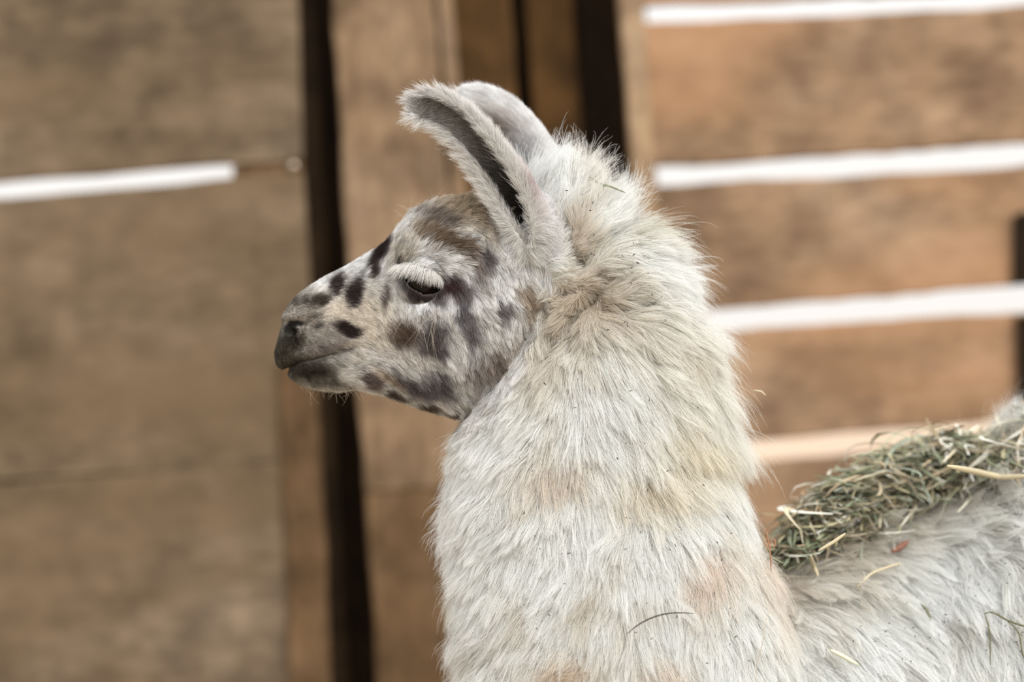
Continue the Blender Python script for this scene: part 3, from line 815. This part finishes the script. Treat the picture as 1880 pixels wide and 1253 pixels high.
def grow(P, Nn, dir2, L, lift, K, jit=0.12, wave=0.0, droop=0.0):
    N = len(P)
    D = dir2[:, 0:1] * RX - dir2[:, 1:2] * UP
    D = D + rng.normal(0, jit, (N, 3))
    T = D - (D * Nn).sum(1, keepdims=True) * Nn
    T /= np.linalg.norm(T, axis=1)[:, None] + 1e-9
    Bn = np.cross(Nn, T)
    s_ = np.linspace(0, 1, K)
    lf = np.clip(lift * (1 + 0.25 * rng.normal(0, 1, N)), 0.05, 0.95)[:, None]
    up = lf * (s_ * (1.35 - 0.55 * s_))[None, :]
    al = np.sqrt(np.maximum(1 - np.minimum(lf, 0.95) ** 2, 0.05)) * s_[None, :]
    P3 = P[:, None, :] + (L[:, None] * al)[..., None] * T[:, None, :] + (L[:, None] * up)[..., None] * Nn[:, None, :]
    if wave > 0:
        ph = rng.uniform(0, 6.28, (N, 1)); am = rng.normal(0, wave, (N, 1))
        P3 = P3 + (L[:, None] * am * np.sin(4.2 * s_[None, :] + ph) * s_[None, :])[..., None] * Bn[:, None, :]
    if droop > 0:
        P3[..., 2] -= droop * L[:, None] * (s_ ** 2)[None, :]
    return P3

M_fur = fur_mat('fur_strands', 0.45)

# no fur inside the eye openings, the nostrils and the mouth line
def bare(P):
    u, v, d = uvd(P)
    yu = np.interp(u, [p[0] for p in UPL], [p[1] for p in UPL]); yl = np.interp(u, [p[0] for p in LOL], [p[1] for p in LOL])
    op = (u > 724) & (u < 822) & (v > yu - 3) & (v < yl + 5) & (np.abs(d) > 40)
    dn, _ = seg_dist(u, v, [(530, 610), (528, 598), (536, 594), (550, 593)])
    dm, _ = seg_dist(u, v, MOUTH[:5])
    return op | ((dn < 8) & (u < 600)) | ((dm < 3) & (u < 640))

# --- wool of neck, poll and trunk
P, Nn, vi = sample(treg == 1, 0.26)
u, v, d = uvd(P)
f = field(WOOL_F, u, v)
dirn = f[:, :2] / (np.linalg.norm(f[:, :2], axis=1)[:, None] + 1e-9)
# tufts swing together
an = (noise2(u, v, 26, 41) - 0.5) * 0.9 + (noise2(u, v, 75, 42) - 0.5) * 0.7
ca, sa = np.cos(an)[:, None], np.sin(an)[:, None]
dirn = np.c_[dirn[:, :1] * ca - dirn[:, 1:] * sa, dirn[:, :1] * sa + dirn[:, 1:] * ca]
L = f[:, 2] * S * np.clip(rng.normal(1, 0.2, len(P)), 0.45, 1.6) * (0.75 + 0.5 * noise2(u, v, 24, 43))
lift = f[:, 3] * (0.6 + 0.8 * noise2(u, v, 30, 44))
loose = rng.random(len(P)) < 0.08
L = np.where(loose, L * np.where(v < 420, 1.75, 1.35), L)
lift = np.where(loose, lift * 1.25, lift)
P3 = grow(P, Nn, dirn, L, lift, 8, 0.13, 0.06, 0.03)
free = loose                                          # long guard hairs stay loose
onback = np.clip((u - 1400) / 60, 0, 1) * (v > 640)
P3, own = clump(P3, P, 0.010, np.where(free, 0.1, 0.42 + 0.36 * onback), 1.2)
P3, own2 = clump(P3, P, 0.09, np.where(free, 0.1, 0.72), 1.0)
cw = lin(np.clip(coat_wool(u, v), 8, 244))
tw = (rng.normal(1, 0.06, len(P)) * (1 + 0.05 * (noise2(u, v, 20, 45) - 0.5)))[:, None]
tip = np.clip(cw * tw, 0, 0.92)
root = tip * np.array([0.94, 0.925, 0.90])
curves('wool', P3, rng.uniform(0.00011, 0.00019, len(P)), root, tip, M_fur, llama, 0.22)
print('wool strands', len(P))

# --- short fur of the face
P, Nn, vi = sample(treg == 0, 0.55)
k_ = ~bare(P); P, Nn = P[k_], Nn[k_]
u, v, d = uvd(P)
f = field(FACE_F, u, v)
dirn = f[:, :2] / (np.linalg.norm(f[:, :2], axis=1)[:, None] + 1e-9)
an = (noise2(u, v, 22, 51) - 0.5) * 0.8
ca, sa = np.cos(an)[:, None], np.sin(an)[:, None]
dirn = np.c_[dirn[:, :1] * ca - dirn[:, 1:] * sa, dirn[:, :1] * sa + dirn[:, 1:] * ca]
L = f[:, 2] * S * np.clip(rng.normal(1, 0.22, len(P)), 0.4, 1.7)
P3 = grow(P, Nn, dirn, L, f[:, 3], 5, 0.14, 0.05)
st = np.clip((f[:, 2] - 8) / 30, 0, 1)
P3, own = clump(P3, P, 0.03, 0.25 + 0.5 * st, 1.0)
cf = lin(np.clip(coat_face(u, v), 8, 246)) * rng.normal(1, 0.2, len(P))[:, None]
cf *= np.clip(rng.normal(1, 0.14, len(P)), 0.6, 1.4)[own][:, None]
cf = np.clip(cf, 0.004, 0.92)
curves('face_fur', P3, np.interp(f[:, 2], [4, 30], [0.00010, 0.00017]), cf * 0.82, np.clip(cf * 1.04, 0, 0.92), M_fur, llama, 0.3)
print('face strands', len(P))

# --- ears
for code, nm in ((2, 'ear_fur'), (3, 'ear_fur')):
    P, Nn, vi = sample(treg == code, 0.55)
    rg_, ed_, u, v, d = classify(P, Nn)
    miss = ed_[:, 0] == 0
    ed_[miss] = ed[vi[miss]]
    q, s_, side = ed_[:, 0], ed_[:, 1], ed_[:, 2]
    dirn = ed_[:, 3:5].copy()
    # fur of the rims sweeps outwards, fur inside lies across the cup
    e1 = np.c_[-dirn[:, 1], dirn[:, 0]]; e1 = np.where(e1[:, :1] < 0, -e1, e1)
    rim = np.clip((np.abs(s_) - 0.55) / 0.45, 0, 1)
    # s = -1 is the front (left) rim
    sg = np.sign(s_)
    low = np.clip((0.30 - q) / 0.2, 0, 1)[:, None] * (side == 0)[:, None]
    dirn = dirn * (1 - 1.6 * low) + np.array([0.25, 0.35]) * low
    dirn = dirn + e1 * (0.7 * rim * sg)[:, None] + e1 * (-0.9 * (side == 1) * (1 - rim))[:, None]
    L = S * (18 + 14 * rim - 2 * side) * np.clip(rng.normal(1, 0.25, len(P)), 0.4, 1.7) * np.where(q < 0.3, 0.8, 1)
    lift = 0.28 + 0.35 * rim
    P3 = grow(P, Nn, dirn, L, lift, 5, 0.16, 0.05)
    P3, own = clump(P3, P, 0.03, 0.35, 1.0)
    ce = lin(np.clip(coat_ear(code == 2, q, s_, side, u, v), 8, 244)) * np.clip(rng.normal(1, 0.09 + 0.4 * side * (1 - rim)), 0.4, 2.2)[:, None]
    curves(nm, P3, np.full(len(P), 0.00011), np.clip(ce * 0.8, 0, 0.9), np.clip(ce * 1.05, 0, 0.9), M_fur, llama, 0.25)
    print('ear strands', len(P))

# ------------------------------------------------------------------ eyes, lashes, whiskers
M_eye, ne, be = newmat('dark_eye')
be.inputs['Base Color'].default_value = lin4(14, 11, 10); be.inputs['Roughness'].default_value = 0.09; be.inputs['Specular IOR Level'].default_value = 0.16
no_ = ne.nodes.new('ShaderNodeTexNoise'); no_.inputs['Scale'].default_value = 120
rp_ = ne.nodes.new('ShaderNodeValToRGB'); rp_.color_ramp.elements[0].color = lin4(8, 7, 7); rp_.color_ramp.elements[1].color = lin4(22, 16, 13)
ne.links.new(no_.outputs['Fac'], rp_.inputs[0]); ne.links.new(rp_.outputs[0], be.inputs['Base Color'])
for side in (-1, 1):
    bm = bmesh.new()
    bmesh.ops.create_uvsphere(bm, u_segments=40, v_segments=24, radius=EYE_R * S)
    me = bpy.data.meshes.new('eye'); bm.to_mesh(me); bm.free()
    me.polygons.foreach_set('use_smooth', [True] * len(me.polygons)); me.materials.append(M_eye)
    o = bpy.data.objects.new('eye', me); COL.objects.link(o)
    p = EYE_W.copy(); p[1] = side * abs(p[1]); o.location = p; o.parent = llama
    # lashes along the upper lid
    N = 560
    tt = rng.random(N)
    pl = np.array(UPL, float); kk = tt * (len(pl) - 1)
    uu = np.interp(kk, np.arange(len(pl)), pl[:, 0]) + rng.normal(0, 1.2, N); vv = np.interp(kk, np.arange(len(pl)), pl[:, 1]) + rng.normal(0, 1.8, N) - 1
    r2 = np.minimum(np.hypot(uu - EYE_C[0], vv - EYE_C[1]) * kE, RS - 2)
    dd = EYE_D - np.sqrt(RS ** 2 - r2 ** 2) - 1
    P = loc(940 + (uu - 940) * kE, 626.5 + (vv - 626.5) * kE, dd)
    P[:, 1] *= -side if side > 0 else 1
    if side > 0: P[:, 1] = np.abs(P[:, 1])
    ang = np.radians(np.interp(tt, [0, 0.3, 0.6, 0.85, 1], [150, 118, 98, 84, 62]) + rng.normal(0, 6, N))
    Lh = np.interp(tt, [0, 0.12, 0.5, 0.9, 1], [14, 27, 30, 22, 10]) * S * np.clip(rng.normal(1, 0.14, N), 0.5, 1.4)
    D = np.cos(ang)[:, None] * RX - np.sin(ang)[:, None] * UP
    Nn = np.tile(np.array([0, float(side), 0]), (N, 1))
    s_ = np.linspace(0, 1, 6)
    P3 = P[:, None, :] + (Lh[:, None] * s_[None, :])[..., None] * D[:, None, :] + (Lh[:, None] * 0.55 * (s_ * (1.5 - s_))[None, :])[..., None] * Nn[:, None, :]
    P3, own = clump(P3, P, 0.2, 0.5, 1.2)
    cl = np.tile(lin((238, 236, 232)), (N, 1)) * rng.normal(1, 0.05, N)[:, None]
    curves('eyelashes', P3, np.full(N, 0.00012), np.clip(cl * 0.85, 0, 1), np.clip(cl, 0, 0.95), M_fur, llama, 0.15)
    # whiskers under the eye, on the chin and on the brow
    W_ = []
    for i in range(16): W_.append((rng.uniform(730, 830), rng.uniform(555, 600), rng.normal(88 + (780 - 780) * 0.3, 22), rng.uniform(40, 90), 0.3))
    for i in range(18): W_.append((rng.uniform(545, 660), rng.uniform(700, 716), rng.normal(85, 28), rng.uniform(18, 45), 0.7))
    for i in range(12): W_.append((rng.uniform(740, 800), rng.uniform(395, 410), rng.normal(-105, 18), rng.uniform(35, 85), 0.6))
    for i in range(16): W_.append((rng.uniform(700, 840), rng.uniform(722, 752), rng.normal(60, 30), rng.uniform(20, 45), 0.5))
    W_ = np.array(W_)
    tree_co = co[(np.sign(co[:, 1]) == side)]; tree_no = no[(np.sign(co[:, 1]) == side)]
    tu2, tv2, td2 = uvd(tree_co)
    hm = (tu2 < 900) & (tv2 < 780) & (tv2 > 370)
    tree_co, tree_no, tu2, tv2 = tree_co[hm], tree_no[hm], tu2[hm], tv2[hm]
    ix = np.array([np.argmin((tu2 - a) ** 2 + (tv2 - b) ** 2) for a, b in W_[:, :2]])
    a_ = np.radians(W_[:, 2])
    P3 = grow(tree_co[ix], tree_no[ix], np.c_[np.cos(a_), np.sin(a_)], W_[:, 3] * S, W_[:, 4], 8, 0.05, 0.02, 0.1)
    cl = np.tile(lin((226, 214, 196)), (len(W_), 1))
    curves('whiskers', P3, np.full(len(W_), 0.00010), cl, cl, M_fur, llama, 0.2)

# ------------------------------------------------------------------ hay and bits caught in the wool
bvh = bvhtree.BVHTree.FromPolygons([tuple(p) for p in co], [tuple(p.vertices) for p in body_me.polygons])
M_hay = attr_mat('dry_hay', 0.7, 0.2)
HAYC = np.array([(122, 130, 104), (140, 144, 116), (166, 158, 126), (192, 182, 156), (172, 154, 126), (106, 110, 88), (150, 156, 138), (210, 204, 186), (128, 118, 98), (150, 138, 114), (222, 219, 206), (128, 134, 112)], float)

def blade(path, width, normal_jit, V, F, Cc, col):
    """a flat bent blade with a folded middle along a path"""
    k0 = len(V); K = len(path)
    for i in range(K):
        t_ = path[min(i + 1, K - 1)] - path[max(i - 1, 0)]
        t_ = t_ / (np.linalg.norm(t_) + 1e-9)
        sd_ = np.cross(t_, normal_jit); sd_ /= np.linalg.norm(sd_) + 1e-9
        nn = np.cross(sd_, t_)
        w_ = width * (1 - 0.8 * abs(2 * i / (K - 1) - 0.9) ** 3)
        V += [path[i] - sd_ * w_, path[i] + nn * w_ * 0.5, path[i] + sd_ * w_]
        Cc += [col] * 3
    for i in range(K - 1):
        a = k0 + 3 * i
        F += [(a, a + 1, a + 4, a + 3), (a + 1, a + 2, a + 5, a + 4)]

def tint_mesh(o, Cc):
    a_ = o.data.attributes.new('tint', 'FLOAT_COLOR', 'POINT')
    a_.data.foreach_set('color', np.c_[np.array(Cc), np.ones(len(Cc))].astype(np.float32).ravel())

def back_point(u_, dd):
    """skin point on the trunk below (u_, dd)"""
    p = loc(u_, 300.0, dd)
    h = bvh.ray_cast(Vector(p), Vector(-UP))
    return (np.array(h[0]), np.array(h[1])) if h[0] is not None else (None, None)

V, F, Cc = [], [], []
nh = 0
while nh < 5600:
    u_ = rng.uniform(1400, 2040)
    cc = trunk_mid(u_)
    sh = np.interp(u_, [1415, 1560, 1780, 1850, 1960], [-60, -60, -70, -150, -190])
    dd = cc + sh + rng.normal(0, 70)
    h = 0
    hp = np.interp(u_, [1415, 1480, 1560, 1650, 1750, 1830, 1870, 1960], [26, 80, 116, 130, 132, 92, 34, 16])
    p, nn = back_point(u_, dd)
    if p is None or (u_ > 1860 and rng.random() < 0.6): continue
    pv = uvd(p[None])[1][0]; pu = uvd(p[None])[0][0]
    if pv > np.interp(pu, [1420, 1500, 1600, 1700, 1800, 1900], [1055, 1040, 995, 945, 912, 892]) + rng.normal(0, 14): continue
    off_ = abs(dd - cc - sh) / 150
    h = hp * max(0.0, 1 - off_ ** 2) * rng.random() ** 0.95 * S
    p = p + UP * (h + 0.016)
    L_ = min(rng.gamma(2.2, 40), 125) * S + 0.014
    a = rng.uniform(0, 6.28); el = rng.normal(0, 0.35)
    ux = RX * math.cos(a) + FW * math.sin(a) + UP * el
    # lie along the slope of the back
    ux = ux - nn * (ux @ nn) * 0.8
    ux /= np.linalg.norm(ux)
    cv = (RX * rng.normal() + FW * rng.normal() + UP * rng.normal() * 0.6) * L_ * rng.uniform(0, 0.5)
    kt = np.linspace(-0.5, 0.5, 7)
    path = [p + ux * L_ * k_ + cv * (0.25 - k_ * k_) * 2 for k_ in kt]
    nj = UP + rng.normal(0, 0.5, 3)
    c_ = lin(np.clip(HAYC[rng.integers(len(HAYC))] * rng.normal(1, 0.1), 10, 235))
    blade(path, rng.uniform(1.2, 4.2) * S * (1.5 if rng.random() < 0.08 else 1), nj, V, F, Cc, c_)
    nh += 1
hay = mesh_obj('hay', V, F, M_hay)
tint_mesh(hay, Cc)
tag(hay, 'loose heap of grey green and straw coloured hay lying on the back of the llama', 'hay', kind='stuff')

def near_point(u_, v_, lift=0.0):
    """point on the llama's coat seen at u_, v_"""
    dr = pic(u_, v_, 0.0) - CAM; dr /= np.linalg.norm(dr)
    h = bvh.ray_cast(Vector(CAM), Vector(dr))
    p = np.array(h[0]) if h[0] is not None else pic(u_, v_, 0.0)
    return p - dr * lift * S

def stalk_verts(pts, rad, V, F, n=6):
    """round stem through world points"""
    pts = np.array(pts); K = len(pts); k0 = len(V)
    for i in range(K):
        t_ = pts[min(i + 1, K - 1)] - pts[max(i - 1, 0)]; t_ /= np.linalg.norm(t_)
        a_ = np.cross(t_, FW); a_ /= np.linalg.norm(a_) + 1e-9
        b_ = np.cross(t_, a_)
        r_ = rad[i] if hasattr(rad, '__len__') else rad * (1 - 0.6 * abs(2 * i / (K - 1) - 1) ** 3)
        for j in range(n):
            V.append(pts[i] + r_ * (a_ * math.cos(6.2832 * j / n) + b_ * math.sin(6.2832 * j / n)))
    for i in range(K - 1):
        for j in range(n):
            F.append((k0 + i * n + j, k0 + i * n + (j + 1) % n, k0 + (i + 1) * n + (j + 1) % n, k0 + (i + 1) * n + j))
    F.append(tuple(k0 + j for j in range(n))[::-1]); F.append(tuple(k0 + (K - 1) * n + j for j in range(n)))

def dense(pl, k=12):
    pl = np.array(pl, float); t_ = np.linspace(0, len(pl) - 1, k)
    return np.stack([smooth1(np.interp(t_, np.arange(len(pl)), pl[:, i]), 1) for i in range(2)], 1)

def stem_obj(name, lines, lift, mat, label, cat, rad):
    group = 'loose straws on the back' if name == 'straw' else None
    V, F = [], []
    for ln, r_ in zip(lines, rad):
        q = dense(ln)
        ps = [near_point(a, b, lift) for a, b in q]
        y = smooth1(np.array([p[1] for p in ps]), 2)
        if name in ('dried_weed', 'fine_stalk'): y = 0.35 * y + 0.65 * y.min()      # hangs clear of the wool
        ps = [pic(a, b, yy) for (a, b), yy in zip(q, y)]
        stalk_verts(ps, r_ * S, V, F)
    o = mesh_obj(name, V, F, mat)
    centre_origin(o)
    return tag(o, label, cat, group)

M_twig = plain('dark_twig', (48, 44, 40), 0.7)
M_redstem = plain('reddish_stem', (160, 112, 86), 0.8)
M_pale = plain('pale_stem', (176, 166, 150), 0.7)
M_green = plain('green_grass', (112, 120, 88), 0.6)
M_olive = plain('olive_stem', (92, 90, 60), 0.7)
M_straw = plain('straw', (192, 180, 150), 0.7, 0.2)
M_palegreen = plain('pale_green_leaf', (206, 208, 182), 0.6)
M_rust = plain('rusty_leaf', (124, 84, 66), 0.7)

stem_obj('twig', [[(1152, 1164), (1170, 1148), (1190, 1137), (1215, 1128), (1240, 1125), (1274, 1127)]], 58, M_twig, 'thin dark bent twig caught in the white neck wool', 'twig', [1.3])
stem_obj('dried_weed', [[(1404, 968), (1413, 1000), (1416, 1040), (1415, 1088)], [(1410, 985), (1404, 998), (1406, 1003), (1412, 996)], [(1414, 992), (1424, 990), (1424, 1003), (1418, 1008)], [(1409, 1000), (1410, 1012)]], 66, M_redstem,
         'reddish dry stem with curled tips on the back edge of the neck', 'stem', [1.3, 1.1, 1.1, 1.0])
stem_obj('fine_stalk', [[(1417, 1116), (1404, 1140), (1402, 1180), (1390, 1215), (1387, 1253)]], 68, M_pale, 'fine pale thread-like stem hanging low on the neck', 'stem', [0.8])
stem_obj('grass_strand', [[(1083, 325), (1100, 337), (1120, 342), (1148, 354)], [(1083, 329), (1102, 341), (1112, 343)]], 74, M_green, 'short green grass blade stuck in the head tuft behind the ears', 'grass blade', [1.8, 1.3])
stem_obj('grass_sprig', [[(1806, 1128), (1822, 1122), (1850, 1142), (1880, 1150), (1910, 1160)], [(1808, 1128), (1818, 1160), (1818, 1222)], [(1850, 1142), (1872, 1160), (1876, 1200), (1886, 1220)]], 74, M_olive,
         'branching olive grass sprig hanging on the flank in the lower corner', 'grass sprig', [1.7, 1.4, 1.5])
stem_obj('grass_leaf', [[(1524, 1194), (1545, 1204), (1576, 1222)]], 60, M_palegreen, 'short pale green leaf lying on the shoulder wool', 'leaf', [4.0])
stem_obj('grass_tip', [[(1691, 1108), (1702, 1122), (1710, 1140)]], 60, M_olive, 'short dark green grass tip in the middle of the flank', 'grass tip', [2.8])
stem_obj('dry_leaf', [[(1636, 1014), (1652, 1006), (1668, 994)]], 56, M_rust, 'small rusty brown dry leaf below the hay', 'leaf', [6.0])
stem_obj('straw', [[(1740, 856), (1790, 866), (1840, 878), (1890, 874)]], 90, M_straw, 'thick pale straw lying level in front of the hay heap', 'straw', [6.0])
stem_obj('straw', [[(1502, 1012), (1530, 996), (1552, 980)]], 75, M_straw, 'short straw slanting up from the gap beside the neck', 'straw', [3.2])
stem_obj('straw', [[(1574, 1078), (1600, 1052), (1655, 1034)]], 75, M_straw, 'bent pale straw lying on the wool below the hay', 'straw', [2.6])
stem_obj('straw', [[(1488, 1020), (1494, 1040), (1502, 1058)]], 70, M_straw, 'short yellow straw standing in the gap beside the neck', 'straw', [4.0])
stem_obj('husk', [[(1383, 717), (1398, 719), (1406, 727)]], 0, M_straw, 'tiny pale husk hanging on the tips of the mane', 'husk', [1.6])

# chaff: specks too small to count
V, F, Cc = [], [], []
spots = [(1042, 303), (1052, 302), (1098, 348), (1096, 353), (1040, 350), (1069, 357), (1100, 362), (1103, 372), (1132, 368), (1162, 427), (1142, 408), (1163, 446), (1143, 470), (1215, 545), (1222, 588), (1171, 483), (1164, 468), (1177, 461), (1190, 502), (1227, 560), (1176, 978), (1196, 1010), (1230, 1010), (1189, 900), (1226, 865), (1158, 718), (1192, 735), (1000, 705), (1325, 1028), (1243, 1133)]
for i in range(40): spots.append((rng.uniform(1080, 1260), rng.uniform(330, 620)))
for i in range(40): spots.append((rng.uniform(950, 1400), rng.uniform(700, 1240)))
for i in range(60): spots.append((rng.uniform(1560, 1880), rng.uniform(1020, 1240)))
for (a, b) in spots:
    dr = pic(a, b, 0.0) - CAM; dr /= np.linalg.norm(dr)
    h = bvh.ray_cast(Vector(CAM), Vector(dr))
    if h[0] is None or -(np.array(h[1]) @ dr) < 0.5: continue
    p = np.array(h[0]) - dr * S * (rng.uniform(34, 50) if a < 1500 else 56)
    an = rng.uniform(0, 3.14); l_ = rng.uniform(1.0, 4.0) * S
    dr = RX * math.cos(an) + UP * math.sin(an)
    stalk_verts([p - dr * l_, p + FW * 0.2 * l_, p + dr * l_], [0.4 * S, rng.uniform(0.6, 1.3) * S, 0.3 * S], V, F, 4)
ch = mesh_obj('chaff', V, F, M_twig)
tag(ch, 'dark specks of hay chaff scattered through the white wool', 'chaff', kind='stuff')
